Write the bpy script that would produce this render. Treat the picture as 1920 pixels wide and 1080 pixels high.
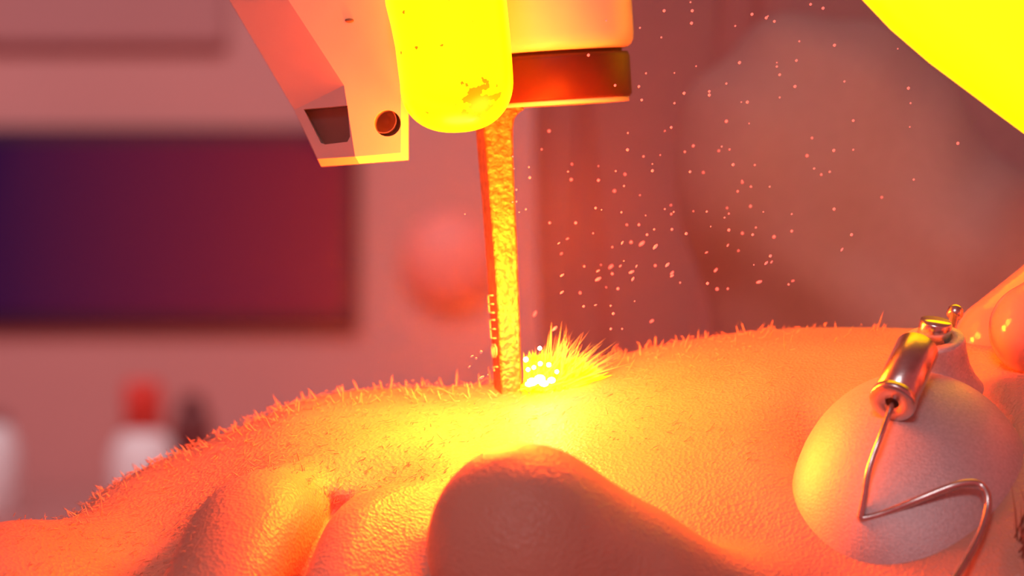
import bpy, bmesh, math, random
import numpy as np
from mathutils import Vector, Matrix, noise

random.seed(7)
rng = np.random.default_rng(11)
SC = bpy.context.scene
COL = SC.collection
for o in list(bpy.data.objects):
    bpy.data.objects.remove(o)

# ------------------------------------------------------------------ frame
# The scene is laid out in centimetres around the patient's cheek (x right, y away
# from the camera, z up), lying H metres above the floor.
H = 1.0
CAM_D = 40.0

def V(x, y, z):
    return Vector((x / 100.0, y / 100.0, H + z / 100.0))

def P(px, py, Y=0.0):
    """centimetres of a photograph pixel at depth Y"""
    s = (CAM_D + Y) / CAM_D
    return ((px - 960) / 150.0 * s, Y, (540 - py) / 150.0 * s)

def PV(px, py, Y=0.0):
    return V(*P(px, py, Y))

# camera
cam_d = bpy.data.cameras.new('camera')
cam_d.sensor_width = 36.0
cam_d.lens = 36.0 * CAM_D / (1920 / 150.0)
cam_d.clip_start = 0.01
cam_d.dof.use_dof = True
cam_d.dof.focus_distance = (CAM_D + 0.8) / 100.0
cam_d.dof.aperture_fstop = 112.5 / 4.6
cam = bpy.data.objects.new('camera', cam_d)
cam.location = V(0, -CAM_D, 0)
cam.rotation_euler = (math.pi / 2, 0, 0)
COL.objects.link(cam)
SC.camera = cam

# world: the dim rest of the treatment room
w = bpy.data.worlds.new('room_light')
SC.world = w
w.use_nodes = True
w.node_tree.nodes['Background'].inputs[0].default_value = (1.0, 0.15, 0.145, 1)
w.node_tree.nodes['Background'].inputs[1].default_value = 0.50

LASER = (1.0, 0.078, 0.003)

def lamp(name, kind, loc, energy, color=(1, 1, 1), **kw):
    d = bpy.data.lights.new(name, kind)
    d.energy = energy
    d.color = color
    for k, v in kw.items():
        setattr(d, k, v)
    o = bpy.data.objects.new(name, d)
    o.location = loc
    COL.objects.link(o)
    return o

# unseen panel, above and behind the camera
cl = lamp('ceiling_light', 'AREA', Vector((-0.2, -1.3, 2.05)), 4.3, (1.0, 0.93, 0.95), shape='RECTANGLE', size=0.42, size_y=0.3)
cl.rotation_euler = (math.radians(52), 0, 0)
# unseen panel added deeper in the room, aimed to brighten the back wall
cl2 = lamp('ceiling_light', 'AREA', Vector((-0.4, 1.1, 2.5)), 6.5, (1.0, 0.93, 0.95), shape='RECTANGLE', size=1.6, size_y=0.6, spread=math.radians(80))
cl2.rotation_euler = (math.radians(48), 0, 0)
# laser light scattered up from the treated spot and down from the handpiece
spot_glow = lamp('laser_spot', 'POINT', PV(880, 570, 1.0), 0.54, LASER, shadow_soft_size=0.006)
beam_glow = lamp('laser_beam', 'POINT', PV(1050, 400, -0.3), 0.32, LASER, shadow_soft_size=0.008)

SC.view_settings.view_transform = 'Standard'
SC.view_settings.look = 'None'
SC.view_settings.exposure = 0.0
SC.view_settings.gamma = 1.0
SC.view_settings.use_curve_mapping = False
SC.cycles.use_denoising = True
SC.cycles.max_bounces = 8
SC.cycles.volume_bounces = 0
SC.cycles.sample_clamp_indirect = 6.0

# ------------------------------------------------------------------ materials
def new_mat(name):
    m = bpy.data.materials.new(name)
    m.use_nodes = True
    nt = m.node_tree
    return m, nt, nt.nodes['Principled BSDF'], nt.nodes['Material Output']

def mat(name, col, rough=0.5, metal=0.0, var=0.06, nscale=400.0, bump=0.0, bscale=800.0, spec=0.5, stretch=None, sss=0.0, sss_r=(1, .3, .15), sss_scale=0.003, coat=0.0, detail=4.0):
    m, nt, b, out = new_mat(name)
    N, L = nt.nodes, nt.links
    tc = N.new('ShaderNodeTexCoord')
    src = tc.outputs['Object']
    if stretch:
        mp = N.new('ShaderNodeMapping')
        mp.inputs['Scale'].default_value = stretch
        L.new(src, mp.inputs[0])
        src = mp.outputs[0]
    n = N.new('ShaderNodeTexNoise')
    n.inputs['Scale'].default_value = nscale
    n.inputs['Detail'].default_value = detail
    L.new(src, n.inputs['Vector'])
    r = N.new('ShaderNodeValToRGB')
    r.color_ramp.elements[0].position = 0.3
    r.color_ramp.elements[1].position = 0.7
    r.color_ramp.elements[0].color = tuple(max(0, c * (1 - var)) for c in col) + (1,)
    r.color_ramp.elements[1].color = tuple(min(1, c * (1 + var)) for c in col) + (1,)
    L.new(n.outputs['Fac'], r.inputs[0])
    L.new(r.outputs[0], b.inputs['Base Color'])
    b.inputs['Roughness'].default_value = rough
    b.inputs['Metallic'].default_value = metal
    b.inputs['Specular IOR Level'].default_value = spec
    b.inputs['Coat Weight'].default_value = coat
    if sss:
        b.inputs['Subsurface Weight'].default_value = sss
        b.inputs['Subsurface Radius'].default_value = sss_r
        b.inputs['Subsurface Scale'].default_value = sss_scale
    if bump:
        n2 = N.new('ShaderNodeTexNoise')
        n2.inputs['Scale'].default_value = bscale
        n2.inputs['Detail'].default_value = 6.0
        L.new(src, n2.inputs['Vector'])
        bp = N.new('ShaderNodeBump')
        bp.inputs['Strength'].default_value = bump
        bp.inputs['Distance'].default_value = 0.0006
        L.new(n2.outputs['Fac'], bp.inputs['Height'])
        L.new(bp.outputs[0], b.inputs['Normal'])
    return m

def glow(name, col, strength, base=(0.8, 0.6, 0.1), speck=False):
    m, nt, b, out = new_mat(name)
    b.inputs['Base Color'].default_value = base + (1,)
    b.inputs['Roughness'].default_value = 0.5
    b.inputs['Emission Color'].default_value = col + (1,)
    b.inputs['Emission Strength'].default_value = strength
    return m

M = {}
# skin with pores, blotches and oily sheen
def skin_mat():
    m, nt, b, out = new_mat('skin')
    N, L = nt.nodes, nt.links
    tc = N.new('ShaderNodeTexCoord')
    n1 = N.new('ShaderNodeTexNoise'); n1.inputs['Scale'].default_value = 60; n1.inputs['Detail'].default_value = 6
    L.new(tc.outputs['Object'], n1.inputs['Vector'])
    r = N.new('ShaderNodeValToRGB')
    r.color_ramp.elements[0].position = 0.3; r.color_ramp.elements[0].color = (0.56, 0.33, 0.24, 1)
    r.color_ramp.elements[1].position = 0.7; r.color_ramp.elements[1].color = (0.68, 0.42, 0.31, 1)
    L.new(n1.outputs['Fac'], r.inputs[0])
    L.new(r.outputs[0], b.inputs['Base Color'])
    v = N.new('ShaderNodeTexVoronoi'); v.inputs['Scale'].default_value = 2100
    L.new(tc.outputs['Object'], v.inputs['Vector'])
    n2 = N.new('ShaderNodeTexNoise'); n2.inputs['Scale'].default_value = 1700; n2.inputs['Detail'].default_value = 5
    L.new(tc.outputs['Object'], n2.inputs['Vector'])
    mp = N.new('ShaderNodeMapping'); mp.inputs['Scale'].default_value = (500, 1100, 220); mp.inputs['Rotation'].default_value = (0, 0.35, 0)
    L.new(tc.outputs['Object'], mp.inputs[0])
    n3 = N.new('ShaderNodeTexNoise'); n3.inputs['Scale'].default_value = 1.0; n3.inputs['Detail'].default_value = 3
    L.new(mp.outputs[0], n3.inputs['Vector'])
    a = N.new('ShaderNodeMath'); a.operation = 'ADD'
    L.new(v.outputs['Distance'], a.inputs[0]); L.new(n2.outputs['Fac'], a.inputs[1])
    a2 = N.new('ShaderNodeMath'); a2.operation = 'ADD'
    L.new(a.outputs[0], a2.inputs[0]); L.new(n3.outputs['Fac'], a2.inputs[1])
    bp = N.new('ShaderNodeBump'); bp.inputs['Strength'].default_value = 0.34; bp.inputs['Distance'].default_value = 0.0004
    L.new(a2.outputs[0], bp.inputs['Height'])
    L.new(bp.outputs[0], b.inputs['Normal'])
    b.inputs['Roughness'].default_value = 0.40
    b.inputs['Specular IOR Level'].default_value = 0.45
    b.inputs['Subsurface Weight'].default_value = 0.35
    b.inputs['Subsurface Radius'].default_value = (1.0, 0.35, 0.18)
    b.inputs['Subsurface Scale'].default_value = 0.0025
    return m
M['skin'] = skin_mat()
M['hair'] = mat('fair_stubble', (0.75, 0.5, 0.36), 0.5, var=0.15)
M['brow'] = mat('brown_brow_hair', (0.22, 0.09, 0.06), 0.45, var=0.2)
M['plastic'] = mat('white_plastic', (0.66, 0.58, 0.56), 0.38, var=0.02, bump=0.03)
M['pocket'] = mat('grey_plastic', (0.17, 0.10, 0.10), 0.55, var=0.05)
M['hole'] = mat('hole_plastic', (0.30, 0.17, 0.15), 0.5, var=0.03)  # shade inside the hole, put into a darker colour
M['ring'] = mat('dark_anodised_ring', (0.032, 0.005, 0.004), 0.5, 0.0, var=0.08, bump=0.05, spec=0.2)
M['gauge'] = mat('worn_brass', (0.32, 0.20, 0.11), 0.42, 0.85, var=0.35, nscale=900, bump=0.7, bscale=1100)
M['letters'] = mat('bright_engraving', (0.9, 0.85, 0.75), 0.4, 0.2)
M['shield'] = mat('satin_steel', (0.62, 0.59, 0.60), 0.56, 0.5, var=0.10, nscale=2600, bump=0.16, bscale=3200)
M['steel'] = mat('polished_steel', (0.66, 0.62, 0.60), 0.27, 1.0, var=0.08, nscale=900, bump=0.05, bscale=700)
M['pin'] = mat('satin_pin_steel', (0.80, 0.76, 0.72), 0.22, 1.0, var=0.06, nscale=900)
M['dark'] = mat('dark_bore', (0.04, 0.03, 0.03), 0.6)
M['glove'] = mat('latex_glove', (0.74, 0.42, 0.34), 0.14, var=0.08, nscale=70, bump=0.5, bscale=140, sss=0.3, sss_scale=0.004, spec=0.6)
M['coat'] = mat('rose_cotton', (0.50, 0.34, 0.36), 0.9, var=0.10, nscale=900, bump=0.2, bscale=2500)  # white cloth; the red light on it is put into the colour
M['sleeve'] = mat('grey_cotton', (0.50, 0.47, 0.48), 0.9, var=0.08, nscale=900, bump=0.2, bscale=2500)  # same cloth; weaker red light put into a greyer colour
M['wall'] = mat('dusty_pink_paint', (0.55, 0.235, 0.225), 0.85, var=0.03, nscale=6)  # red glare over the back wall, put into the base colour
M['wall_dark'] = mat('darker_pink_paint', (0.44, 0.18, 0.18), 0.85, var=0.03, nscale=6)
M['panel'] = mat('plum_screen', (0.03, 0.004, 0.025), 0.8, var=0.1, nscale=8)
M['wallred'] = mat('rose_red_dome', (0.75, 0.22, 0.21), 0.6)
M['white'] = mat('white_gloss_jar', (0.85, 0.84, 0.86), 0.35, var=0.03)
M['redcap'] = mat('red_cap', (0.75, 0.05, 0.04), 0.4)
M['darkred'] = mat('maroon_bottle', (0.10, 0.02, 0.03), 0.4)
M['floor'] = mat('grey_vinyl', (0.35, 0.3, 0.3), 0.5, var=0.1, nscale=20)
M['ceiling'] = mat('white_ceiling', (0.75, 0.72, 0.72), 0.9, var=0.02, nscale=5)
M['pillow'] = mat('white_pillow', (0.7, 0.62, 0.62), 0.9, var=0.04)
M['spark'] = glow('ember_glow', (1.0, 0.16, 0.14), 1.15, (0.3, 0.1, 0.1))
M['whitehot'] = glow('white_hot', (1.0, 0.95, 0.75), 22.0)
M['flash'] = glow('yellow_flash', (1.0, 0.62, 0.0), 2.6)
M['flash_red'] = glow('orange_flash', (1.0, 0.30, 0.06), 1.3)
M['lampglow'] = glow('lit_lamp_cover', (1.0, 0.55, 0.0), 2.6, (0.8, 0.6, 0.02))  # light falling on the yellow object, put in as emission

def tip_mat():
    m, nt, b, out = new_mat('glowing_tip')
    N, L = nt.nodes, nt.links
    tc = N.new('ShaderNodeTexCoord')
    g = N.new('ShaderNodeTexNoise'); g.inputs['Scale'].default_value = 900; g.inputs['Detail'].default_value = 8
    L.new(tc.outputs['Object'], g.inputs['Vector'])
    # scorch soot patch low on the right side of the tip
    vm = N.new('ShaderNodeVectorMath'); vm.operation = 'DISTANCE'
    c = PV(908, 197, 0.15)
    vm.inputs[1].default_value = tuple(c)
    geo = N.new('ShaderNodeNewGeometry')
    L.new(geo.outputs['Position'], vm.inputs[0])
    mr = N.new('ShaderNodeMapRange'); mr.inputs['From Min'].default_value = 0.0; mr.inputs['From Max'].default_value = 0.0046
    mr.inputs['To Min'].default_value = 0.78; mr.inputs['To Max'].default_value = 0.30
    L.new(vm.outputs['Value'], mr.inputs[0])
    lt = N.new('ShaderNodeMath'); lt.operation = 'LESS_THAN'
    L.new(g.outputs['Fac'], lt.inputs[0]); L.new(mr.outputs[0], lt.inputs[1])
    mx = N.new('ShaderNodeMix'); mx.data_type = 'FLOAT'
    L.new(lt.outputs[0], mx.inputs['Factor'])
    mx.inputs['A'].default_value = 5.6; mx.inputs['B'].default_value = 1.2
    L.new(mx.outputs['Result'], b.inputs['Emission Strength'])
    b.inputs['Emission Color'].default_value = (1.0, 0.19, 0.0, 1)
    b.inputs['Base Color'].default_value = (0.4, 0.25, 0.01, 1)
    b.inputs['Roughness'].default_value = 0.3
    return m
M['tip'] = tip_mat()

# ------------------------------------------------------------------ helpers
def link(name, me, material=None, parent=None, smooth=True):
    o = bpy.data.objects.new(name, me)
    COL.objects.link(o)
    if material is not None:
        me.materials.append(material)
    if parent is not None:
        o.parent = parent
    if smooth:
        me.polygons.foreach_set('use_smooth', [True] * len(me.polygons))
    return o

def from_bm(name, bm, material, parent=None, smooth=True):
    bmesh.ops.recalc_face_normals(bm, faces=bm.faces)
    me = bpy.data.meshes.new(name)
    bm.to_mesh(me); bm.free()
    return link(name, me, material, parent, smooth)

def empty(name):
    o = bpy.data.objects.new(name, None)
    COL.objects.link(o)
    o.empty_display_size = 0.02
    return o

def tag(o, label, cat=None, group=None, kind=None):
    if label: o['label'] = label
    if cat: o['category'] = cat
    if group: o['group'] = group
    if kind: o['kind'] = kind
    return o

def bevel(o, width, seg=3, angle=35):
    m = o.modifiers.new('bevel', 'BEVEL'); m.width = width; m.segments = seg
    m.limit_method = 'ANGLE'; m.angle_limit = math.radians(angle)
    m.harden_normals = False
    return o

def box_bm(lo, hi):
    bm = bmesh.new()
    bmesh.ops.create_cube(bm, size=1)
    for v in bm.verts:
        v.co = Vector([(lo[i] + hi[i]) / 2 + v.co[i] * (hi[i] - lo[i]) for i in range(3)])
    return bm

def basis(axis):
    a = Vector(axis).normalized()
    t = Vector((0, 0, 1)) if abs(a.z) < 0.9 else Vector((1, 0, 0))
    u = a.cross(t).normalized()
    return u, a.cross(u).normalized(), a

def lathe_bm(base, axis, prof, seg=40, bm=None):
    """prof: list of (distance along axis, radius) in metres"""
    bm = bm or bmesh.new()
    u, v, a = basis(axis)
    base = Vector(base)
    rings = []
    for h, r in prof:
        if r < 1e-7:
            rings.append([bm.verts.new(base + a * h)])
        else:
            rings.append([bm.verts.new(base + a * h + (u * math.cos(t) + v * math.sin(t)) * r) for t in [2 * math.pi * k / seg for k in range(seg)]])
    for A, B in zip(rings, rings[1:]):
        for k in range(seg):
            k2 = (k + 1) % seg
            if len(A) == 1 and len(B) == 1: continue
            if len(A) == 1: bm.faces.new((A[0], B[k], B[k2]))
            elif len(B) == 1: bm.faces.new((A[k], A[k2], B[0]))
            else: bm.faces.new((A[k], A[k2], B[k2], B[k]))
    return bm

def catmull(pts, n=10):
    pts = [Vector(p) for p in pts]
    out = []
    for i in range(len(pts) - 1):
        p0 = pts[max(i - 1, 0)]; p1 = pts[i]; p2 = pts[i + 1]; p3 = pts[min(i + 2, len(pts) - 1)]
        for k in range(n):
            t = k / n
            out.append(0.5 * ((2 * p1) + (p2 - p0) * t + (2 * p0 - 5 * p1 + 4 * p2 - p3) * t * t + (3 * p1 - p0 - 3 * p2 + p3) * t ** 3))
    out.append(pts[-1])
    return out

def tube_bm(pts, rad, seg=14, bm=None, caps=True):
    bm = bm or bmesh.new()
    pts = [Vector(p) for p in pts]
    rings = []
    u = None
    for i, p in enumerate(pts):
        t = (pts[min(i + 1, len(pts) - 1)] - pts[max(i - 1, 0)]).normalized()
        if u is None:
            u, v, _ = basis(t)
        else:
            u = (u - t * u.dot(t)).normalized()
        v = t.cross(u)
        r = rad(i / (len(pts) - 1)) if callable(rad) else rad
        rings.append([bm.verts.new(p + (u * math.cos(2 * math.pi * k / seg) + v * math.sin(2 * math.pi * k / seg)) * r) for k in range(seg)])
    for A, B in zip(rings, rings[1:]):
        for k in range(seg):
            bm.faces.new((A[k], A[(k + 1) % seg], B[(k + 1) % seg], B[k]))
    if caps:
        bm.faces.new(rings[0][::-1]); bm.faces.new(rings[-1])
    return bm

# ---- signed distance fields and a surface-nets mesher (numpy) ----
def smin(a, b, k):
    h = np.clip(0.5 + 0.5 * (b - a) / k, 0, 1)
    return b + (a - b) * h - k * h * (1 - h)

def smax(a, b, k):
    return -smin(-a, -b, k)

def cap(p, a, b, ra, rb=None):
    """capsule with two radii; p is (..,3)"""
    rb = ra if rb is None else rb
    a = np.array(a, np.float32); b = np.array(b, np.float32)
    ba = b - a
    q = p - a
    h = np.clip((q @ ba) / (ba @ ba), 0, 1)
    d = q - h[..., None] * ba
    return np.sqrt((d * d).sum(-1)) - (ra + (rb - ra) * h)

def ell(p, c, r):
    r = np.array(r, np.float32)
    q = (p - np.array(c, np.float32)) / r
    k = np.sqrt((q * q).sum(-1))
    return (k - 1) * r.min()

def surface_nets(f, lo, hi, h):
    n = [int(math.ceil((hi[i] - lo[i]) / h)) + 1 for i in range(3)]
    ax = [np.float32(lo[i]) + np.arange(n[i], dtype=np.float32) * np.float32(h) for i in range(3)]
    D = np.empty(n, np.float32)
    for i in range(0, n[0], 16):
        X, Y, Z = np.meshgrid(ax[0][i:i + 16], ax[1], ax[2], indexing='ij')
        D[i:i + 16] = f(np.stack([X, Y, Z], -1))
    S = D < 0
    C = np.zeros([k - 1 for k in n], np.int8)
    for dx in (0, 1):
        for dy in (0, 1):
            for dz in (0, 1):
                C += S[dx:n[0] - 1 + dx, dy:n[1] - 1 + dy, dz:n[2] - 1 + dz]
    act = (C > 0) & (C < 8)
    idx = np.full(act.shape, -1, np.int64)
    cells = np.argwhere(act)
    idx[act] = np.arange(len(cells))
    acc = np.zeros((len(cells), 3)); cnt = np.zeros(len(cells))
    corners = [(0, 0, 0), (1, 0, 0), (0, 1, 0), (1, 1, 0), (0, 0, 1), (1, 0, 1), (0, 1, 1), (1, 1, 1)]
    for a in range(8):
        for b in range(a + 1, 8):
            ca, cb = np.array(corners[a]), np.array(corners[b])
            if np.abs(ca - cb).sum() != 1: continue
            da = D[tuple((cells + ca).T)]; db = D[tuple((cells + cb).T)]
            x = (da < 0) != (db < 0)
            t = np.where(x, da / np.where(x, da - db, 1), 0)
            acc += np.where(x[:, None], ca + (cb - ca) * t[:, None], 0)
            cnt += x
    verts = np.array(lo) + (cells + acc / cnt[:, None]) * h
    faces = []
    for d in range(3):
        e1, e2 = [(1, 2), (2, 0), (0, 1)][d]
        sl0 = [slice(None)] * 3; sl1 = [slice(None)] * 3
        sl0[d] = slice(0, n[d] - 1); sl1[d] = slice(1, n[d])
        cr = S[tuple(sl0)] != S[tuple(sl1)]
        pts = np.argwhere(cr)
        ok = (pts[:, e1] > 0) & (pts[:, e2] > 0) & (pts[:, e1] < n[e1] - 1) & (pts[:, e2] < n[e2] - 1)
        pts = pts[ok]
        o1 = np.zeros(3, int); o1[e1] = 1
        o2 = np.zeros(3, int); o2[e2] = 1
        q = np.stack([idx[tuple((pts - o1 - o2).T)], idx[tuple((pts - o2).T)], idx[tuple(pts.T)], idx[tuple((pts - o1).T)]], 1)
        inside = S[tuple(pts.T)]
        q[~inside] = q[~inside][:, ::-1]
        faces.append(q)
    return verts, np.concatenate(faces)

def sdf_grad(f, p, e=0.02):
    g = np.stack([f(p + d) - f(p - d) for d in np.eye(3, dtype=np.float32) * e], -1) / (2 * e)
    return g

def project(f, p, it=3):
    p = p.astype(np.float32)
    for _ in range(it):
        d = f(p)
        g = sdf_grad(f, p)
        p = p - g * np.clip(d / np.maximum((g * g).sum(-1), 0.3), -.05, .05)[:, None]
    return p

def to_mesh(name, v_cm, faces):
    me = bpy.data.meshes.new(name)
    v = np.asarray(v_cm, float) / 100.0
    v[:, 2] += H
    me.from_pydata(v.tolist(), [], [f for f in np.asarray(faces).tolist()])
    me.update()
    return me

# ------------------------------------------------------------------ room
def structure(name, bm, m):
    o = from_bm(name, bm, m, None, False)
    o['kind'] = 'structure'
    return o

WALL_Y = 2.6
wall = structure('wall_back', box_bm((-2.6, WALL_Y, 0), (2.6, WALL_Y + 0.1, 2.7)), M['wall'])
structure('floor', box_bm((-2.6, -1.6, -0.1), (2.6, WALL_Y + 0.1, 0)), M['floor'])
structure('ceiling', box_bm((-2.6, -1.6, 2.7), (2.6, WALL_Y + 0.1, 2.8)), M['ceiling'])

YW = WALL_Y * 100 - 4      # objects standing a little in front of the wall

def wall_box(px0, py0, px1, py1, Y0, Y1):
    a = P(px0, py0, Y0); b = P(px1, py1, Y0)
    return (a[0] / 100, Y0 / 100, H + b[2] / 100), (b[0] / 100, Y1 / 100, H + a[2] / 100)

tr = structure('trim_1', box_bm(*wall_box(-900, -260, 425, 88, 258.6, 259.9)), M['wall_dark'])
bevel(tr, 0.01)

scr = empty('wall_screen')
tag(scr, 'dark plum flat screen on the pink wall, blurred far behind the handpiece', 'screen')
lo, hi = wall_box(-500, 262, 648, 592, 258.0, 259.9)
bevel(from_bm('screen_frame', box_bm((lo[0] - .012, lo[1] + .006, lo[2] - .012), (hi[0] + .012, hi[1], hi[2] + .012)), M['panel'], scr, False), 0.004)
def screen_mat(x0, x1):
    m, nt, b, out = new_mat('lit_plum_screen')
    N, L = nt.nodes, nt.links
    tc = N.new('ShaderNodeTexCoord'); sp = N.new('ShaderNodeSeparateXYZ')
    L.new(tc.outputs['Object'], sp.inputs[0])
    mr = N.new('ShaderNodeMapRange'); mr.inputs['From Min'].default_value = x0; mr.inputs['From Max'].default_value = x1
    L.new(sp.outputs[0], mr.inputs[0])
    r = N.new('ShaderNodeValToRGB')
    r.color_ramp.elements[0].color = (0.020, 0.001, 0.030, 1)
    r.color_ramp.elements[1].color = (0.13, 0.003, 0.018, 1)  # red glare growing to the right, put into the emission
    L.new(mr.outputs[0], r.inputs[0])
    L.new(r.outputs[0], b.inputs['Emission Color']); b.inputs['Emission Strength'].default_value = 1.0
    b.inputs['Base Color'].default_value = (0.015, 0.004, 0.012, 1)
    b.inputs['Roughness'].default_value = 0.8; b.inputs['Specular IOR Level'].default_value = 0.1
    return m
bevel(from_bm('screen_panel', box_bm(lo, (hi[0], lo[1] + .012, hi[2])), screen_mat(wall_box(0, 0, 1, 1, 258.0, 259)[0][0], wall_box(640, 0, 641, 1, 258.0, 259)[0][0]), scr, False), 0.004)
wl = from_bm('wall_lamp', lathe_bm(PV(842, 488, 258.5) + Vector((0, .014, 0)), (0, -1, 0), [(0, 0), (0, .046), (.010, .045), (.022, .036), (.030, .018), (.032, 0)], 40), M['wallred'])  # made-up dome standing in for a soft red glow
tag(wl, 'blurred round red dome on the pink wall left of the brass rod', 'wall lamp')

# counter below the frame with jars on it
CT = P(300, 960, 235)[2]
ct = empty('counter')
tag(ct, 'pink worktop counter along the back wall, under the jars', 'counter')
bevel(from_bm('worktop', box_bm((-2.2, 2.05, H + CT / 100 - .04), (0.3, 2.59, H + CT / 100)), M['wall'], ct, False), 0.006)
from_bm('cabinet_body', box_bm((-2.18, 2.1, 0.0), (0.28, 2.585, H + CT / 100 - .04)), M['wall_dark'], ct, False)

def jar(name, label, px, top_py, half_px, Y, body, capm, cap_px=None, cap_h=0.0, cat='jar'):
    x, _, zt = P(px, top_py, Y)
    s = (CAM_D + Y) / CAM_D / 150.0
    r = half_px * s / 100
    t = empty(name)
    base = V(x, Y, CT)
    t.location = base
    h = (zt - CT) / 100
    bm = lathe_bm((0, 0, 0), (0, 0, 1), [(0, 0), (0, r * .93), (r * .07, r), (h * .72, r), (h * .9, r * .8), (h, r * .55), (h, 0)], 32)
    from_bm('jar_body', bm, body, t)
    if capm:
        c = cap_px * s / 100
        bm = lathe_bm((0, 0, h), (0, 0, 1), [(0, 0), (0, c), (cap_h * .85, c), (cap_h, c * .85), (cap_h, 0)], 32)
        from_bm('cap', bm, capm, t)
    tag(t, label, cat)
    return t

jar('jar', 'blurred white jar with a red cap behind the chin', 268, 808, 62, 230, M['white'], M['redcap'], 36, 0.042)
jar('bottle', 'blurred short maroon bottle standing right of the red capped jar', 360, 752, 40, 238, M['darkred'], M['darkred'], 20, 0.006, 'bottle')
jar('jar', 'blurred white jar cut off at the left picture edge', -30, 790, 66, 230, M['white'], M['wall_dark'], 45, 0.01)

# ------------------------------------------------------------------ patient
PHI = math.radians(40)
SN, CN = math.sin(PHI), math.cos(PHI)
AX, Y0, ZM = -2.17, -2.0, -3.85
def local(p):
    """world cm -> (a: chin to brow, l: towards the upper cheek, n: out of the face)"""
    x = p[..., 0] - AX; y = p[..., 1] - Y0; z = p[..., 2] - ZM
    return np.stack([x, y * SN + z * CN, -y * CN + z * SN], -1)
def world(a, l, n):
    return np.array([AX + a, Y0 + l * SN - n * CN, ZM + l * CN + n * SN])

# photographed outline of the cheek: column, row
SIL = [(-500, 1340), (-250, 1140), (-100, 1045), (0, 985), (100, 938), (200, 893), (300, 860), (400, 822), (500, 778), (560, 752), (640, 734), (720, 729), (800, 730), (900, 734),
       (1000, 736), (1060, 722), (1120, 706), (1200, 689), (1300, 673), (1400, 665), (1500, 669), (1600, 683), (1700, 700), (1800, 712), (1950, 722), (2150, 715), (2400, 735), (2700, 850), (3000, 1080), (3300, 1500)]
FRONT = [(-7, -3.4), (-5.6, -1.7), (-4.4, -0.8), (-2.4, -1.35), (-1, -0.75), (0.5, -0.75), (2, -0.75), (4, -0.8), (6.2, -0.95), (8.3, -0.2), (11, -0.3), (13.5, -1.6), (16, -5), (18, -9)]
fa = np.array([q[0] for q in FRONT], np.float32); fn = np.array([q[1] for q in FRONT], np.float32)
DEP = 5.6
sa, sw = [], []
for px, py in SIL:
    Yc = 2.6
    for _ in range(4):
        s = (CAM_D + Yc) / CAM_D
        X = (px - 960) / 150 * s; Z = (540 - py) / 150 * s
        a = X - AX
        nc = np.interp(a, fa, fn) - DEP
        S = max(Z - ZM - SN * nc, SN * DEP * 1.03)
        w_ = math.sqrt(max(S * S - (SN * DEP) ** 2, 0.4)) / CN
        lt = w_ * (CN * w_) / S; nt_ = nc + DEP * SN * DEP / S
        Yc = Y0 + lt * SN - nt_ * CN
    sa.append(a); sw.append(w_)
# smooth resample
aa = np.linspace(-12, 20, 900)
ww = np.interp(aa, sa, sw); ff = np.interp(aa, fa, fn)
def blur(y, m):
    k = np.hanning(2 * m + 3); k /= k.sum()
    return np.convolve(np.pad(y, m + 1, mode='edge'), k, mode='valid')
ww = blur(ww, 9).astype(np.float32); ff = blur(ff, 22).astype(np.float32)
aaf = aa.astype(np.float32)

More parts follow.
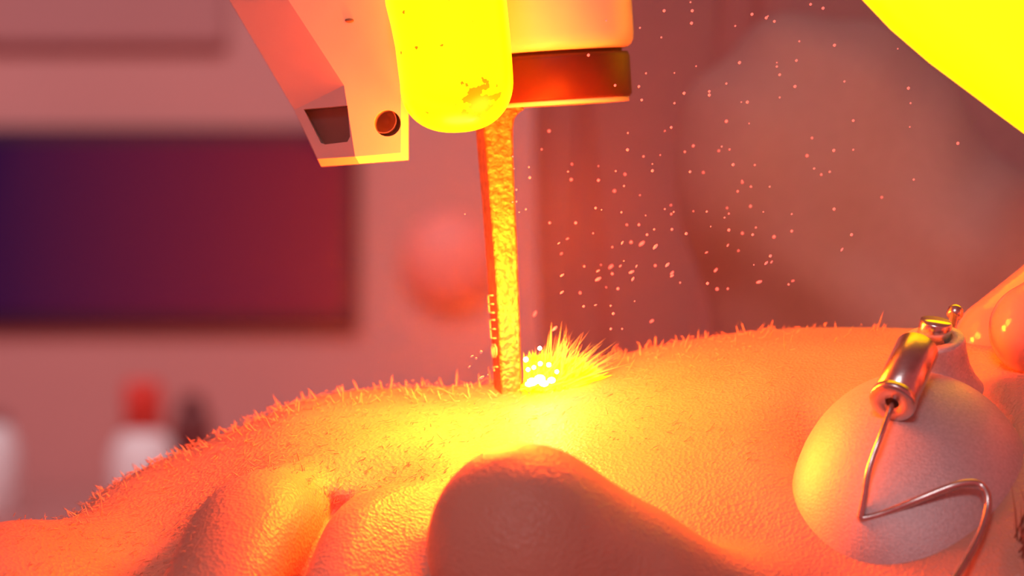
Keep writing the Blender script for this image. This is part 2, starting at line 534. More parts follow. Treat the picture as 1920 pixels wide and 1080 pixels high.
NOSE = True
def head(p):
    q = local(p)
    a, l, n = q[..., 0], q[..., 1], q[..., 2]
    W_ = np.interp(a, aaf, ww).astype(np.float32); F = np.interp(a, aaf, ff).astype(np.float32)
    nc = F - DEP
    W2 = np.where(l > 0, W_, np.clip(W_, 3.0, 7.2))
    back = n < nc
    dd = np.where(back, 9.0, DEP)
    k = np.sqrt((l / W2) ** 2 + ((n - nc) / dd) ** 2)
    d = (k - 1) * np.minimum(W2, DEP) * 0.92
    d = smax(d, np.abs(a - 6.5) - 11.2, 2.5)
    d = smin(d, ell(q, (8.5, 0, -8.5), (9.5, 7.4, 8.8)), 2.5)
    d = smin(d, cap(q, (-3, 0, -9.5), (-15, 0, -12), 5.3, 5.8), 2.0)
    # muzzle
    d = smin(d, ell(q, (0.7, 0, -2.0), (2.2, 3.0, 1.85)), 1.0)
    # chin
    d = smin(d, ell(q, (-4.3, 0, -1.9), (1.5, 2.2, 1.7)), 1.2)
    # eye sockets, then eyelids
    for sgn in (1, -1):
        d = smax(d, -ell(q, (7.0, sgn * 3.1, 0.1), (1.2, 1.75, 1.15)), 0.8)
        d = smin(d, ell(q, (7.0, sgn * 3.1, -1.55), (1.15, 1.35, 1.1)), 0.4)
        d = smin(d, ell(q, (4.6, sgn * 7.1, -9.5), (3.2, 0.8, 1.8)), 0.4)
    # lips: upper and lower rolls bent around the muzzle, the mouth a little oblique
    am = a - 0.22 * (l - 2.4)
    bend = -0.13 * l * l
    ql = np.stack([am, l * 0.62, n - bend], -1)
    up = cap(ql, (0.54, -1.15, -0.13), (0.54, 1.15, -0.13), 0.51)
    up = smin(up, cap(ql, (1.25, -1.1, -0.45), (1.25, 1.1, -0.45), 0.5), 0.5)
    low = cap(ql, (-0.78, -1.2, -0.25), (-0.78, 1.2, -0.25), 0.67)
    low = smin(low, cap(ql, (-1.05, -1.0, -0.35), (-1.05, 1.0, -0.35), 0.60), 0.4)
    d = smin(d, up, 0.4)
    d = smin(d, low, 0.35)
    mouth = np.maximum(np.maximum(np.abs(am + 0.05) - 0.08, -0.62 - (n - bend)), np.abs(l) - 2.5)
    qm = np.stack([am, l, n], -1)
    d = smax(d, -cap(qm, (0.22, 2.8, -0.45), (0.10, 2.35, 0.0), 0.46, 0.30), 0.9)
    d = smax(d, -mouth, 0.28)
    # nose
    ns = cap(q, (6.3, 0, -0.95), (3.3, 0, 0.70), 0.66, 0.82)
    ns = smin(ns, cap(q, (3.3, 0, 0.70), (2.40, 0, 1.32), 0.82, 0.96), 0.7)
    ns = smin(ns, ell(q, (2.28, 0, 1.38), (1.02, 1.12, 1.04)), 0.6)
    for sgn in (1, -1):
        ns = smin(ns, ell(q, (2.1, sgn * 0.95, 0.15), (0.80, 0.55, 0.75)), 0.5)
    ns = smax(ns, -cap(q, (1.2, 0.5, 0.7), (2.3, 0.55, 0.7), 0.28), 0.2)
    ns = smax(ns, -cap(q, (1.2, -0.5, 0.7), (2.3, -0.55, 0.7), 0.28), 0.2)
    d = smin(d, ns, 0.42)
    return d.astype(np.float32)

import time
_t = time.time()
hv, hf = surface_nets(head, (-17.5, -7.5, -15.0), (16.5, 16.5, 5.5), 0.12)
# refine what the camera can see
bm = bmesh.new()
me0 = to_mesh('tmp', hv, hf)
bm.from_mesh(me0)
bpy.data.meshes.remove(me0)
vis = []
for f in bm.faces:
    c = f.calc_center_median()
    x, y, z = c.x * 100, c.y * 100, (c.z - H) * 100
    if -8 < x < 8.5 and z > -5.4 and y < 4.6:
        vis.append(f)
edges = list({e for f in vis for e in f.edges})
bmesh.ops.subdivide_edges(bm, edges=edges, cuts=1, use_grid_fill=True)
bmesh.ops.triangulate(bm, faces=[f for f in bm.faces if len(f.verts) > 4])
me = bpy.data.meshes.new('skin_body')
bm.to_mesh(me); bm.free()
co = np.empty(len(me.vertices) * 3, np.float32); me.vertices.foreach_get('co', co)
co = co.reshape(-1, 3) * 100; co[:, 2] -= H * 100
co = project(head, co)
cs = co.copy() / 100; cs[:, 2] += H
me.vertices.foreach_set('co', cs.ravel()); me.update()
print('head verts', len(me.vertices), round(time.time() - _t, 1), 's')

patient = empty('person')
patient.location = (0, 0, 0)
tag(patient, 'person lying with cheek up under the laser, wearing a steel eye shield', 'person')
skin = link('body', me, M['skin'], patient)

def strand(vs, fs, base, tipdir, length, r, curl=0.0):
    """a bent three-sided hair, coordinates in metres"""
    t = Vector(tipdir).normalized()
    u, v, _ = basis(t)
    side = u * curl * length
    i0 = len(vs)
    mid = base + t * length * 0.55 + side * 0.4
    end = base + t * length + side * 1.3
    b0 = base - t * length * 0.15
    for c, rr in ((b0, r), (mid, r * .8)):
        for k in range(3):
            ang = k * 2.094
            vs.append(c + (u * math.cos(ang) + v * math.sin(ang)) * rr)
    vs.append(end)
    for k in range(3):
        k2 = (k + 1) % 3
        fs.append((i0 + k, i0 + k2, i0 + 3 + k2, i0 + 3 + k))
        fs.append((i0 + 3 + k, i0 + 3 + k2, i0 + 6))

# stubble and fine down over the cheek, lip and jaw
N_ = sdf_grad(head, co); N_ /= np.linalg.norm(N_, axis=1)[:, None]
pxs = co[:, 0] * 150 * CAM_D / (CAM_D + co[:, 1]) + 960
pys = 540 - co[:, 2] * 150 * CAM_D / (CAM_D + co[:, 1])
facing = -N_[:, 1]
lq = local(co)
shield_c = np.array(P(1720, 905, 0.2))
dsh = np.sqrt(((co - shield_c) ** 2).sum(1))
m_rim = (np.abs(facing) < 0.22) & (N_[:, 2] > 0.6) & (pxs > -60) & (pxs < 1660) & (dsh > 1.7) & (co[:, 1] > 0.5)
m_skin = (facing > -0.1) & (pxs > -60) & (pxs < 1500) & (pys < 1130) & (dsh > 1.75) & ~((pxs > 850) & (pxs < 1230) & (pys > 790 + np.abs(pxs - 1010) * .3) & (pys < 960)) & ~((lq[:, 0] > 0.9) & (lq[:, 0] < 6.5) & (lq[:, 1] < 2.3) & (lq[:, 2] > -0.9)) & ~((lq[:, 0] > -1.5) & (lq[:, 0] < 1.2) & (np.abs(lq[:, 1]) < 2.3))
vs, fs = [], []
ids = np.flatnonzero(m_rim)
for i in rng.choice(ids, 700):
    x = pxs[i]
    near = math.exp(-((x - 900) / 330.0) ** 2)
    if x > 1300 and rng.random() < 0.55: continue
    b = V(*(co[i] + rng.normal(0, .03, 3)))
    n = Vector(N_[i])
    lean = Vector((-0.35 if x < 950 else 0.35, 0, 0)) + Vector(rng.normal(0, .32, 3))
    ln = abs(rng.normal(0.075, .04)) + 0.02 + (0.10 if rng.random() < .12 else 0)
    strand(vs, fs, b, n + lean, ln / 100, (0.009 + 0.004 * near) / 100, rng.normal(0, .25))
ids = np.flatnonzero(m_skin)
for i in rng.choice(ids, 5200):
    if pxs[i] > 1080 and rng.random() < .6: continue
    b = V(*(co[i] + rng.normal(0, .035, 3)))
    n = Vector(N_[i])
    lean = Vector((-0.5, 0, -0.75)) + Vector(rng.normal(0, .3, 3))
    strand(vs, fs, b, n * 0.45 + lean, abs(rng.normal(0.075, .03)) / 100, 0.0058 / 100, rng.normal(0, .2))
me = bpy.data.meshes.new('stubble'); me.from_pydata([tuple(v) for v in vs], [], fs)
st = link('stubble', me, M['hair'], patient); st['kind'] = 'stuff'
st['label'] = 'short fair stubble standing along the cheek'

# eyebrow at the lower right, beyond the eye shield
vs, fs = [], []
for _ in range(260):
    a = rng.uniform(8.0, 9.6); l = rng.uniform(-0.8, 0.9)
    q = world(a, l, 1.5)[None].astype(np.float32)
    g = sdf_grad(head, q); 
    for _k in range(6):
        q = q - g * head(q)[:, None] / np.maximum((g * g).sum(-1), .1)[:, None]
        g = sdf_grad(head, q)
    n = Vector(g[0])
    d = Vector(world(.5, 1, .1) - world(0, 0, 0))
    strand(vs, fs, V(*q[0]), n * .5 + d * .7 + Vector(rng.normal(0, .25, 3)), rng.uniform(.35, .75) / 100, 0.011 / 100, rng.normal(0, .3))
me = bpy.data.meshes.new('eyebrow'); me.from_pydata([tuple(v) for v in vs], [], fs)
eb = link('eyebrow', me, M['brow'], patient); eb['kind'] = 'stuff'; eb['label'] = 'brown eyebrow hairs'

# pillow under the head, out of the picture
bm = bmesh.new(); bmesh.ops.create_cube(bm, size=1)
bmesh.ops.subdivide_edges(bm, edges=bm.edges, cuts=10, use_grid_fill=True)
for v in bm.verts:
    x, y, z = v.co * 2
    k = (1 - .5 * x * x * .5) 
    v.co = Vector((x * .26 * (1 - .12 * y * y), y * .17 * (1 - .12 * x * x), z * .05 * math.sqrt(max(.05, (1 - x ** 4) * (1 - y ** 4)))))
    v.co += Vector((0.03, 0.06, H - 0.195))
pil = from_bm('pillow', bm, M['pillow']); tag(pil, 'white pillow under the head of the patient', 'pillow')
bed = empty('treatment_bed'); tag(bed, 'padded treatment bed carrying the pillow', 'bed')
bevel(from_bm('mattress', box_bm((-1.5, -.22, H - .34), (.4, .23, H - .245)), M['pillow'], bed), .02)
for x in (-1.4, .3):
    for y in (-.15, .18):
        from_bm('leg', lathe_bm((x, y, 0), (0, 0, 1), [(0, 0), (0, .02), (H - .34, .02), (H - .34, 0)], 16), M['steel'], bed)

# ------------------------------------------------------------------ laser handpiece
hp = empty('laser_handpiece')
tag(hp, 'orange lit white laser handpiece with glowing yellow tip, above the cheek', 'laser handpiece')

# left bracket: a tapering block with a turned-away left face
def on_plane(px, py, A, B, C):
    """point of the view ray through (px, py) that lies on the plane A B C"""
    o = V(0, -CAM_D, 0); d = PV(px, py, 0) - o
    n = (B - A).cross(C - A)
    return o + d * ((A - o).dot(n) / d.dot(n))

BF = 1.3
b_fr = [(645, 160), (668, 308), (766, 300), (766, 214), (752, 100), (740, -260), (371, -260)]
b_v = [PV(x, y, BF) for x, y in b_fr]
b_s0 = PV(552, 206, 1.95)
FACET = (b_v[0], b_v[6], b_s0)
LOWER = (b_v[0], b_v[1], b_s0)
b_s2 = on_plane(277, -260, *FACET)
b_s1 = on_plane(602, 312, *LOWER)

def bracket():
    Bk = 4.2
    bm = bmesh.new()
    fv = [bm.verts.new(p) for p in b_v]
    s0, s1, s2 = bm.verts.new(b_s0), bm.verts.new(b_s1), bm.verts.new(b_s2)
    bk = [bm.verts.new(PV(x, y, Bk)) for x, y in [(552, 206), (602, 312), b_fr[2], b_fr[3], b_fr[4], b_fr[5], (277, -260)]]
    bm.faces.new(fv)
    bm.faces.new([fv[1], fv[0], s0, s1])
    bm.faces.new([fv[0], fv[6], s2, s0])
    bm.faces.new([s1, s0, bk[0], bk[1]])
    bm.faces.new([s0, s2, bk[6], bk[0]])
    bm.faces.new([fv[2], fv[1], s1, bk[1], bk[2]])
    for a in (2, 3, 4):
        bm.faces.new([fv[a + 1], fv[a], bk[a], bk[a + 1]])
    bm.faces.new([fv[5], bk[5], bk[6], s2, fv[6]])
    bm.faces.new([bk[k] for k in (6, 5, 4, 3, 2, 1, 0)])
    bmesh.ops.recalc_face_normals(bm, faces=bm.faces)
    rim = [(fv[1], fv[2]), (fv[1], s1), (fv[2], fv[3]), (fv[3], fv[4])]
    ed = [bm.edges.get(p) for p in rim]
    bmesh.ops.bevel(bm, geom=ed, offset=.0010, segments=1, affect='EDGES', clamp_overlap=True)
    return bm
br = from_bm('side_bracket', bracket(), M['plastic'], hp, False)

def cutter(bm):
    bmesh.ops.recalc_face_normals(bm, faces=bm.faces)
    me = bpy.data.meshes.new('cut'); bm.to_mesh(me); bm.free()
    o = bpy.data.objects.new('cut', me); COL.objects.link(o)
    return o
def carve(o, cutters, bev=0.0006):
    for c in cutters:
        m = o.modifiers.new('b', 'BOOLEAN'); m.operation = 'DIFFERENCE'; m.object = c; m.solver = 'EXACT'
    bpy.context.view_layer.update()
    dg = bpy.context.evaluated_depsgraph_get()
    me = bpy.data.meshes.new_from_object(o.evaluated_get(dg))
    o.modifiers.clear()
    o.data = me
    for c in cutters:
        d = c.data
        bpy.data.objects.remove(c); bpy.data.meshes.remove(d)
hole_c = lathe_bm(PV(716, 225, 0.5), (0.05, 1, 0), [(0, 0), (0, .0017), (.012, .0017), (.012, 0)], 40)
# the pocket sinks into the turned-away left face
pk = bmesh.new()
pkf = [(566, 205), (648, 198), (653, 256), (648, 266), (606, 271), (598, 268)]
A = [pk.verts.new(on_plane(x, y, *LOWER) + Vector((0, -.004, 0))) for x, y in pkf]
Bk = [pk.verts.new(on_plane(x, y, *LOWER) + Vector((.0004, .0022, 0))) for x, y in pkf]
pk.faces.new(A); pk.faces.new(Bk[::-1])
for k in range(6): pk.faces.new((A[k], A[(k + 1) % 6], Bk[(k + 1) % 6], Bk[k]))
carve(br, [cutter(hole_c), cutter(pk)], 0)
bevel(br, .0007, 3, 25)
# grey floor of the pocket and added dark liner giving the hole its shade
bm = bmesh.new()
bm.faces.new([bm.verts.new(on_plane(x, y, *LOWER) + Vector((.0003, .0014, 0))) for x, y in [(568, 206), (648, 199), (653, 265), (604, 270)]])
r = bmesh.ops.extrude_face_region(bm, geom=bm.faces[:])
for v in [g for g in r['geom'] if isinstance(g, bmesh.types.BMVert)]: v.co.y += .003
o = from_bm('pocket_insert', bm, M['pocket'], hp, False); o['label'] = 'dark grey recessed insert'
o = from_bm('screw_socket', lathe_bm(PV(718, 225, 1.33), (0.05, 1, 0), [(.0042, .00172), (.0003, .00172), (.0003, .0016), (.0032, .00155), (.0032, .0009), (.0037, .0008), (.0037, 0)], 40), M['hole'], hp)
bm = bmesh.new(); bmesh.ops.create_icosphere(bm, subdivisions=2, radius=1)
for v in bm.verts: v.co = Vector((v.co.x * .0006, v.co.y * .0002, v.co.z * .00025)) + PV(655, 38, 1.29)
o = from_bm('scuff', bm, M['pocket'], hp); o['label'] = 'small dark chip'

# glowing tip: a rounded capsule hanging between bracket and lens housing
def tip_mesh():
    bm = bmesh.new()
    prof = [(-270, 690, 925), (-150, 705, 938), (-60, 716, 945), (0, 723, 949), (40, 733, 953), (80, 741, 957), (120, 746, 960), (150, 750, 962)]
    for k in range(1, 15):
        t = k / 14 * math.pi / 2
        cx = 856 + 10 * k / 14
        hw_ = 106 * max(math.cos(t), 0.0) ** (2 / 2.3) + .4
        prof.append((150 + 98 * math.sin(t) ** (2 / 2.3), cx - hw_, cx + hw_))
    rings = []
    seg = 40
    for y, x0, x1 in prof:
        c = Vector(PV((x0 + x1) / 2, y, 0.9)); hw = (PV(x1, y, 0.9) - PV(x0, y, 0.9)).x / 2
        dy = min(hw * 1.0, 0.0085)
        rings.append([bm.verts.new(c + Vector((hw * math.copysign(abs(math.cos(t)) ** .85, math.cos(t)), dy * math.copysign(abs(math.sin(t)) ** .85, math.sin(t)), 0.0006 * math.cos(t) * hw / .0072))) for t in [2 * math.pi * k / seg for k in range(seg)]])
    for A, B in zip(rings, rings[1:]):
        for k in range(seg): bm.faces.new((A[k], A[(k + 1) % seg], B[(k + 1) % seg], B[k]))
    bm.faces.new(rings[0]); bm.faces.new(rings[-1][::-1])
    return bm
tip = from_bm('glowing_tip', tip_mesh(), M['tip'], hp); tip['label'] = 'bright yellow glowing rounded tip'

# lens housing and its dark ring: short cylinders tilted four degrees
tilt = math.radians(4)
axis_up = Vector((-math.sin(tilt) * .9, -0.05, math.cos(tilt)))
hc = PV(1040, 97, 3.2)
s = (CAM_D + 3.2) / CAM_D / 15000
R1 = 150 * s
bm = lathe_bm(hc, axis_up, [(0, 0), (0, R1 * .90), (.0004, R1 * .955), (.0011, R1 * .99), (.0022, R1), (.028, R1), (.028, 0)], 72)
from_bm('lens_housing', bm, M['plastic'], hp)
# flat pad on the front of the housing
bm = bmesh.new()
pts = [(1083, -200), (1083, 56), (1098, 66), (1160, 64), (1166, 54), (1166, -200)]
ring_c = hc - axis_up * 0.0066
R2 = 140 * s
bm = lathe_bm(ring_c, axis_up, [(0, 0), (0, R2 * .965), (.0004, R2), (.0055, R2), (.0061, R2 * .975), (.0061, R2 * .9), (.0068, R2 * .9), (.0068, 0)], 72)
o = from_bm('lens_ring', bm, M['ring'], hp); o['label'] = 'dark red lens ring'
bm = lathe_bm(ring_c, axis_up, [(-.0006, R2 * .80), (-.0006, R2 * .955), (.0002, R2 * .955), (.0002, R2 * .80), (-.0006, R2 * .80)], 72)
o = from_bm('rim_ring', bm, M['plastic'], hp); o['label'] = 'thin bright rim under the dark ring'
# handle body joining the pieces above the picture
bm = box_bm(tuple(PV(300, -150, 1.4)), tuple(PV(1190, -900, 6.0)))
bevel(from_bm('handle', bm, M['plastic'], hp), .004)

# distance gauge
def gauge():
    bm = bmesh.new()
    Yf, Yb = 2.9, 3.5
    # rows: py, left back edge, front left, front right
    rows = [(196, 888, 903, 975), (204, 889, 904, 985), (212, 889, 905, 973), (222, 890, 906, 965), (240, 891, 907, 962), (300, 896, 912, 963), (380, 903, 918, 966), (460, 909, 924, 970), (540, 915, 930, 973), (620, 920, 934, 976), (690, 924, 937, 978), (765, 926, 941, 981)]
    R = []
    for y, lb, fl, frr in rows:
        R.append([bm.verts.new(PV(fl, y, Yf)), bm.verts.new(PV(frr, y, Yf)), bm.verts.new(PV(frr - 5, y, Yb)), bm.verts.new(PV(lb, y, Yb))])
    for A, B in zip(R, R[1:]):
        for k in range(4): bm.faces.new((A[k], A[(k + 1) % 4], B[(k + 1) % 4], B[k]))
    bm.faces.new(R[0]); bm.faces.new(R[-1][::-1])
    bmesh.ops.subdivide_edges(bm, edges=bm.edges[:], cuts=1, use_grid_fill=True)
    return bm
ga = from_bm('distance_gauge', gauge(), M['gauge'], hp, False)
bevel(ga, .0003, 2)
ga['label'] = 'flat brass distance rod'
# engraved size mark running up its narrow side
def letter(strokes, u0, py0, py1, parent):
    """strokes in (reading direction 0..1, height 0..1); text reads upwards"""
    bm = bmesh.new()
    for st_ in strokes:
        pts = []
        for (t, h) in st_:
            y = py1 + (py0 - py1) * t
            f = (y - 204) / (738 - 204)
            lb = 889 + (926 - 889) * f; fl = 904 + (940 - 904) * f
            k = 0.22 + (1 - h) * 0.6
            q = PV(lb + (fl - lb) * k, y, 3.5 + (2.9 - 3.5) * k) + Vector((-.00006, -.00006, 0))
            pts.append(q)
        tube_bm(pts, .00011, 6, bm)
    return from_bm('letter', bm, M['letters'], parent, True)
mm = [[(0.05, 0), (0.05, 1), (0.95, 1), (0.95, 0)], [(0.5, 1), (0.5, 0)]]
letter(mm, 0, 552, 588, ga)
letter(mm, 0, 598, 636, ga)
e8 = [[(0.2, .55), (0.05, .3), (.3, 0), (.7, 0), (.95, .3), (.8, .55), (.95, .8), (.7, 1), (.3, 1), (.05, .8), (.2, .55), (.8, .55)]]
letter(e8, 0, 644, 672, ga)
letter([[(0.2, .75), (.5, 1), (.5, 0)]], 0, 676, 700, ga)

# ------------------------------------------------------------------ eye shield
es = empty('eye_shield')
tag(es, 'satin steel eye shield with post, barrel and bent wire over the eye', 'eye shield')
sc_ = PV(1714, 954, -0.80)
dn = Vector((-0.04, -0.84, 0.54)).normalized()
du = (Vector((1, 0, -0.12)) - dn * Vector((1, 0, -0.12)).dot(dn)).normalized()
dv = dn.cross(du).normalized()
if dv.z < 0: dv = -dv
def dome(u, r):
    """point of the dome at polar angle u and relative radius r"""
    h = math.sqrt(max(0, 1 - r ** 2.2)) * 0.0105
    ru, rv = 0.0152, 0.0186
    return sc_ + du * math.cos(u) * ru * r + dv * math.sin(u) * rv * r + dn * h
bm = bmesh.new()
seg, nr = 72, 22
rings = []
for j in range(nr + 1):
    r = math.sin(math.pi / 2 * j / nr)
    if j == 0: rings.append([bm.verts.new(dome(0, 0))])
    else: rings.append([bm.verts.new(dome(2 * math.pi * k / seg, r)) for k in range(seg)])
# thickness: turn under and back inside
rings.append([bm.verts.new(dome(2 * math.pi * k / seg, 1) - dn * .0008) for k in range(seg)])
rings.append([bm.verts.new(sc_ + (dome(2 * math.pi * k / seg, 1) - sc_) * .93 - dn * .0008) for k in range(seg)])
for j in range(nr - 1, 0, -3):
    r = math.sin(math.pi / 2 * j / nr)
    rings.append([bm.verts.new(sc_ + (dome(2 * math.pi * k / seg, r) - sc_) * .92) for k in range(seg)])
for A, B in zip(rings, rings[1:]):
    for k in range(seg):
        k2 = (k + 1) % seg
        if len(A) == 1: bm.faces.new((A[0], B[k], B[k2]))
        else: bm.faces.new((A[k], A[k2], B[k2], B[k]))
bm.faces.new(rings[-1])
from_bm('shield_cup', bm, M['shield'], es)
# boss on the cup
pa = Vector((-0.10, -0.40, 0.90)).normalized()
pb = PV(1750, 634, 0.05)
r0 = .0040
from_bm('post', lathe_bm(pb, pa, [(-.0072, r0 * 1.5), (-.0058, r0 * 1.28), (-.0040, r0 * 1.10), (-.002, r0 * 1.02), (-.0004, r0), (0, r0 * .96), (0.0001, r0 * .62), (-.0003, r0 * .62), (-.0003, 0)], 48), M['shield'], es)
pn = Vector((0.12, -0.29, 0.95)).normalized()
pin = from_bm('pin', lathe_bm(pb, pn, [(-.0002, 0), (-.0002, r0 * .52), (.0020, r0 * .52), (.0023, r0 * .49), (.0023, 0)], 40), M['pin'], es); pin['label'] = 'polished pin with bright flat top'
# barrel
e1 = PV(1672, 757, -1.40)
ba = Vector((-0.36, -0.66, -0.58)).normalized()
rb_ = .0027
bl = from_bm('barrel', lathe_bm(e1, ba, [(-.0108, 0), (-.0108, rb_ * .9), (-.0105, rb_), (-.0011, rb_), (-.0010, rb_ * .94), (-.0008, rb_ * .94), (-.0008, 0)], 48), M['steel'], es); bl['label'] = 'polished steel barrel'
from_bm('end_collar', lathe_bm(e1, ba, [(-.0010, 0), (-.0010, rb_ * 1.07), (-.0002, rb_ * 1.07), (0, rb_ * 1.0), (0, rb_ * .34), (-.0008, rb_ * .30), (-.0008, 0)], 48), M['steel'], bl)
from_bm('bore', lathe_bm(e1, ba, [(-.0009, 0), (-.0009, rb_ * .36), (-.00025, rb_ * .36), (-.00025, 0)], 24), M['dark'], bl)
# wire
wp = [e1 - ba * .0006 + Vector((0, 0, -.0001)), PV(1652, 815, -1.65), PV(1636, 858, -1.75), PV(1627, 890, -1.80), PV(1622, 925, -1.83), PV(1615, 962, -1.85), PV(1614, 969, -1.85), PV(1621, 972, -1.85),
      PV(1660, 962, -1.89), PV(1720, 938, -1.95), PV(1780, 914, -1.95), PV(1815, 906, -1.93), PV(1838, 910, -1.92), PV(1851, 930, -2.0), PV(1850, 962, -2.1), PV(1836, 1005, -2.3), PV(1815, 1045, -2.55), PV(1795, 1078, -2.8), PV(1768, 1118, -3.1), PV(1745, 1165, -3.2), PV(1715, 1240, -3.1), PV(1700, 1300, -2.7)]
wr = from_bm('bridge_wire', tube_bm(catmull(wp, 8), lambda t: .00036 + .00014 * min(1, t * 2.2), 16), M['steel'], es)
wr['label'] = 'bent polished steel wire'
# thumb screw behind the post
tb = PV(1786, 606, 0.85); tv = Vector((0.25, 0.3, 0.9)).normalized()
from_bm('thumb_screw', lathe_bm(tb, tv, [(-.004, 0), (-.004, .00055), (.0008, .00055), (.0008, .0009), (.0012, .0011), (.0020, .0010), (.0024, .0006), (.0024, 0)], 24), M['steel'], es)

# ------------------------------------------------------------------ operator
op = empty('person')
tag(op, 'operator behind the patient in rose clothing, gloved fingers on the eye shield', 'person')

def G(px, py, Y): return P(px, py, Y)
def hand(p):
    d = None
    def ch(pts, rs, k=0.25):
        nonlocal d
        c = None
        for (a, b), (ra, rb) in zip(zip(pts, pts[1:]), zip(rs, rs[1:])):
            e = cap(p, a, b, ra, rb)
            c = e if c is None else np.minimum(c, e)
        d = c if d is None else smin(d, c, k)
    # index finger behind the post, middle finger in front
    i_tip, i_1, i_2, i_k = G(1872, 640, 2.3), G(1985, 570, 2.7), G(2150, 455, 3.8), G(2380, 360, 5.5)
    m_tip, m_1, m_2, m_k = G(1942, 618, 0.9), G(2050, 570, 0.8), G(2210, 480, 1.2), G(2460, 400, 3.4)
    ch([i_tip, i_1, i_2, i_k], [.58, .70, .80, .92], .2)
    ch([m_tip, m_1, m_2, m_k], [.60, .70, .80, .92], .12)
    ch([G(2040, 720, -.6), G(2150, 650, -1.1), G(2300, 560, -.6), G(2520, 450, 1.6)], [.55, .64, .74, .88], .12)
    ch([G(2140, 790, -2.0), G(2240, 720, -2.2), G(2380, 620, -1.8), G(2560, 500, .2)], [.48, .55, .62, .76], .12)
    ch([G(2060, 480, 6.0), G(2200, 420, 7.2), G(2450, 400, 8.0), G(2700, 420, 6.0)], [.66, .76, .90, 1.2], .3)
    palm = ell(p, G(2640, 370, 4.0), (2.3, 3.2, 1.6))
    for k_ in (i_k, m_k, G(2520, 450, 1.6), G(2560, 500, .2)):
        d = smin(d, cap(p, k_, G(2750, 380, 4.5), .95, 1.5), .5)
    d = smin(d, palm, .6)
    d = smin(d, cap(p, G(2750, 350, 5.0), G(3150, 260, 13.0), 1.9, 2.3), .8)
    return d.astype(np.float32)
gv, gf = surface_nets(hand, (4.8, -4.5, -4.0), (17.5, 12.0, 5.8), 0.11)
gv = project(hand, gv)
gm = to_mesh('gloved_hand', gv, gf)
gh = link('gloved_hand', gm, M['glove'], op); gh['label'] = 'shiny orange lit glove, fingers bent towards the shield'

# coat: the blurred torso with upright folds
bm = bmesh.new()
NU, NV = 160, 40
def coat_pt(u, v):
    th = math.pi * 2 * u
    z = -45 + 85 * v
    f = 0.9 * math.sin(th * 17 + 1.5 * math.sin(v * 5)) + 0.7 * math.sin(th * 31 + 2 * v) + 0.5 * math.sin(th * 9 - v * 4)
    k = 1 + f * 0.05
    shrink = 1 - max(0, v - .8) ** 2 * 6
    x = 23.6 + 21.5 * math.cos(th) * k * shrink
    y = 45 + 12.0 * math.sin(th) * k * shrink
    return V(x, y, z)
G_ = [[bm.verts.new(coat_pt(i / NU, j / NV)) for i in range(NU)] for j in range(NV + 1)]
for j in range(NV):
    for i in range(NU):
        bm.faces.new((G_[j][i], G_[j][(i + 1) % NU], G_[j + 1][(i + 1) % NU], G_[j + 1][i]))
bm.faces.new(G_[0][::-1]); bm.faces.new(G_[-1])
from_bm('tunic', bm, M['coat'], op)

# sleeve: forearm slanting down to the right behind the yellow object
def sleeve(p):
    d = cap(p, P(1545, 310, 26), P(1835, 650, 25), 2.7, 2.8)
    d = smin(d, cap(p, P(1545, 310, 26), P(1640, 760, 29), 2.5, 3.4), 2.2)
    d = smin(d, cap(p, P(1835, 650, 25), P(3000, 300, 13), 2.8, 2.8), 1.5)
    q = p[..., 0] * .8 + p[..., 2] * .6
    d = d + 0.10 * np.sin(q * 2.2 + np.sin(p[..., 2] * 1.3) * 1.2) + 0.06 * np.sin(p[..., 0] * 3.1 - p[..., 2] * 1.1)
    return d.astype(np.float32)
svv, svf = surface_nets(sleeve, (1.5, 8.0, -9.5), (23.5, 35.0, 8.0), 0.3)
sl = link('sleeve', to_mesh('sleeve', svv, svf), M['sleeve'], op); sl['label'] = 'greyish pink blurred sleeve'

# ------------------------------------------------------------------ yellow lit object, upper right; its brightness is added as emission
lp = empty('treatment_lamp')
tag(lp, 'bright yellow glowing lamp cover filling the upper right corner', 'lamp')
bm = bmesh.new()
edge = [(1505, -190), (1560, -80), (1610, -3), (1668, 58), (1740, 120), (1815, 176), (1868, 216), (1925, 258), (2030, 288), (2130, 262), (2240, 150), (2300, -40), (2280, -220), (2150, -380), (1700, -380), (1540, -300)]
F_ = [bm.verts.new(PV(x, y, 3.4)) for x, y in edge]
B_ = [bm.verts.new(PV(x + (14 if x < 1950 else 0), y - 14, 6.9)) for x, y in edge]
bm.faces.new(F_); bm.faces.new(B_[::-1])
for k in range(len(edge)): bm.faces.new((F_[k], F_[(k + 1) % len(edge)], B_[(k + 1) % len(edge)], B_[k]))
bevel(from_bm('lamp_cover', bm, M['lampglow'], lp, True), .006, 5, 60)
bm = lathe_bm(PV(2080, -60, 3.4) + Vector((0, .034, 0)), (0.2, 1, .3), [(0, 0), (0, .014), (.02, .013), (.03, .010), (.12, .009), (.12, 0)], 32)
from_bm('lamp_housing', bm, M['plastic'], lp)  # added stub behind the glowing shape

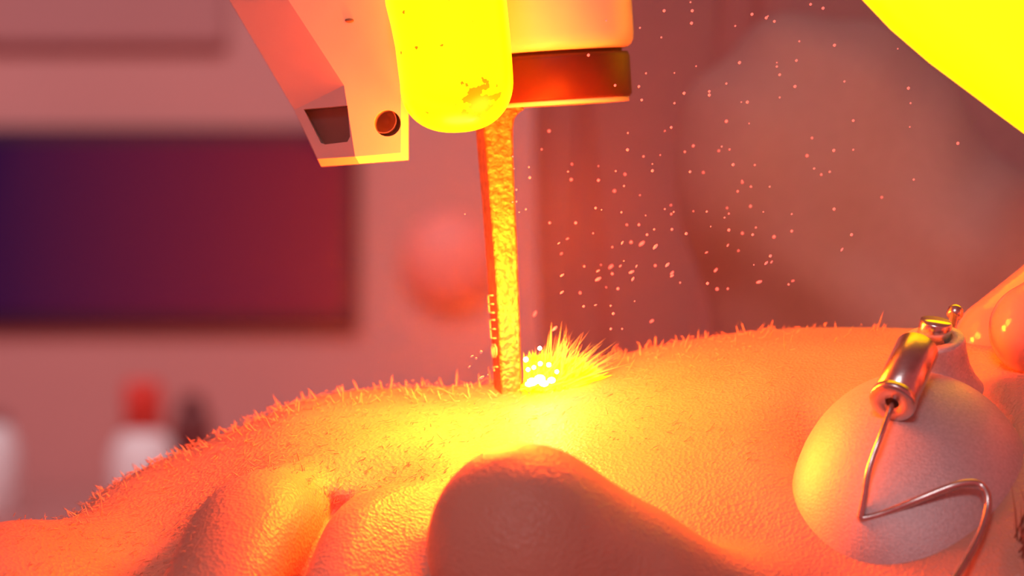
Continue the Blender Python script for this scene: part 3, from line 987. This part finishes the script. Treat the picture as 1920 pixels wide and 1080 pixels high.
# ------------------------------------------------------------------ burst of burning hair and sparks
hot = PV(1005, 722, 2.8)
def spikes(name, count, mat_, rmin, rmax, a0, a1, thick, seed, label, jx):
    r_ = np.random.default_rng(seed)
    vs, fs = [], []
    for _ in range(count):
        ang = math.radians(r_.uniform(a0, a1))
        dep = r_.normal(0, .35)
        d = Vector((math.cos(ang), dep, math.sin(ang))).normalized()
        base = hot + Vector((r_.uniform(*jx) / 15000, r_.uniform(-.003, .002), r_.uniform(-6, 4) / 15000))
        st0 = r_.uniform(0, .25) * rmin
        ln = r_.uniform(rmin, rmax) * (1.0 - 0.25 * abs(math.sin(ang)) )
        strand(vs, fs, base + d * st0 / 15000, d, ln / 15000, thick * r_.uniform(.6, 1.4) / 15000, r_.normal(0, .06))
    me = bpy.data.meshes.new(name); me.from_pydata([tuple(v) for v in vs], [], fs)
    return link(name, me, mat_)
bu = spikes('spark_burst', 900, M['flash'], 22, 92, 6, 102, 4.0, 5, '', (-22, 75))
tag(bu, 'dense yellow burst of burning hair at the foot of the brass rod', 'spark burst', kind='stuff')
bu2 = spikes('ember_spray', 150, M['flash_red'], 80, 160, 14, 92, 1.5, 9, '', (-5, 60))
tag(bu2, 'thin orange spray of streaks fanning out around the yellow burst', 'ember spray', kind='stuff')

bm = bmesh.new(); bmesh.ops.create_icosphere(bm, subdivisions=2, radius=1.0)
sp_me = bpy.data.meshes.new('ember'); bm.to_mesh(sp_me); bm.free()
sp_me.materials.append(M['whitehot'])
for (x, y, r, sx) in [(1012, 653, 4, 1), (986, 674, 5, 1), (1013, 682, 4.5, 1), (1029, 684, 4.5, 1), (1001, 689, 4, 1), (990, 693, 4, 1), (1012, 711, 9, 1.2), (998, 716, 8, 1.3), (1034, 713, 6, 1.3), (1044, 697, 4, 1), (992, 720, 5, 1.6), (1020, 719, 6, 1.5)]:
    o = bpy.data.objects.new('white_hot_ember', sp_me); COL.objects.link(o)
    o.location = PV(x, y, 1.75); o.scale = (r * sx / 15000, r / 15000, r / 15000)
    tag(o, 'tiny white hot ember glowing inside the yellow burst', 'ember', 'white hot embers in the burst')

z7 = [(218,30),(295,65),(465,40),(510,45),(528,60),(418,73),(630,12),(665,23),(210,105),(598,116),(697,127),(875,137),(308,186),(430,176),(535,176),(535,187),(590,170),(543,210),(586,243),(167,206),(247,205),(147,243),(155,281),(393,235),(345,257),(345,267),(274,262),(247,290),(435,287),(452,287),(543,274),(725,229),(905,248),(911,290),(393,341),(457,347),(750,339),(909,357),(116,374),(238,358),(220,368),(115,421),(300,410),(276,427),(160,440),(207,436),(185,461),(185,480),(380,412),(372,424),(402,420),(634,388),(750,421),(620,438),(695,423),(1044,403),(33,467),(33,507),(82,481),(108,490),(78,537),(105,523),(291,483),(328,485),(412,463),(473,464),(640,474),(684,483),(660,491),(150,549),(437,508),(438,513),(425,538),(462,525),(515,525),(920,505),(830,555),(25,585),(42,590),(237,577),(220,588),(238,602),(245,596),(300,594),(338,595),(395,585),(400,601),(388,612),(461,580),(497,596),(577,602),(696,588),(98,597),(166,606),(113,632),(147,632),(190,645),(240,645),(280,657),(170,660),(349,637),(400,647),(438,656),(476,640),(467,660),(527,666),(18,656),(125,681),(100,683),(72,695),(155,685),(193,694),(577,650),(745,660),(718,702),(337,710),(397,690),(427,705),(517,720),(505,740),(520,737),(105,734),(140,749),(40,745),(32,762),(32,785),(68,750),(72,770),(95,748),(193,747),(227,745),(240,768),(240,776),(126,765),(130,785),(363,760),(367,813),(397,812),(340,797),(263,795),(470,745),(485,793),(580,790),(568,800),(55,808),(88,812),(135,847),(68,860),(25,858),(75,882),(183,903),(68,925),(100,925),(292,6),(297,30),(505,50),(150,78),(55,58),(80,240),(5,155)]
z2 = [(413,118),(388,180),(345,240),(348,275),(477,255),(488,282),(490,230),(415,428),(503,428),(532,575),(457,605),(456,663),(518,664),(432,785),(365,735),(530,710),(129,398),(290,204),(295,245),(303,316),(290,358),(303,356),(312,392),(335,382),(446,497),(475,482),(455,532)]
spk = [(1100 + x / 1.5, y / 1.5) for x, y in z7] + [(800 + x / 1.8, 180 + y / 1.8) for x, y in z2]
spk += [(885, 668), (880, 688), (903, 708), (915, 703), (902, 660), (893, 672)]
bm = bmesh.new(); bmesh.ops.create_icosphere(bm, subdivisions=1, radius=1.0)
sp2 = bpy.data.meshes.new('spark'); bm.to_mesh(sp2); bm.free()
sp2.materials.append(M['spark'])
rs = random.Random(3)
for i, (x, y) in enumerate(spk):
    Y = rs.uniform(0.2, 4.2) if x > 990 and y > 200 else rs.uniform(0.2, 1.0)
    o = bpy.data.objects.new('spark', sp2); COL.objects.link(o)
    o.location = PV(x, y, Y)
    r = rs.choice([1.6, 2.0, 2.3, 2.8, 3.2]) / 15000 * (CAM_D + Y) / CAM_D
    low = y > 440 and rs.random() < .5
    o.scale = (r * (2.3 if low else 1.0), r, r)
    o.rotation_euler = (0, math.radians(-rs.uniform(15, 60)), 0) if low else (0, 0, 0)
    tag(o, 'tiny glowing red spark floating in the air around the brass rod', 'spark', 'sparks flying off the treated skin')

# ------------------------------------------------------------------ smoke hanging around the treated spot
def haze():
    m = bpy.data.materials.new('laser_smoke'); m.use_nodes = True
    nt = m.node_tree; nt.nodes.clear()
    out = nt.nodes.new('ShaderNodeOutputMaterial')
    vs_ = nt.nodes.new('ShaderNodeVolumeScatter')
    vs_.inputs['Color'].default_value = (0.9, 0.9, 0.9, 1)
    vs_.inputs['Density'].default_value = 0.3
    nt.links.new(vs_.outputs[0], out.inputs['Volume'])
    return m
bm = bmesh.new(); bmesh.ops.create_icosphere(bm, subdivisions=3, radius=1)
for v in bm.verts: v.co = Vector((v.co.x * .075, v.co.y * .055, v.co.z * .06)) + PV(1000, 520, 3.5)
hz = from_bm('haze', bm, haze())
tag(hz, 'thin red lit smoke hanging around the brass rod and sparks', 'smoke', kind='stuff')
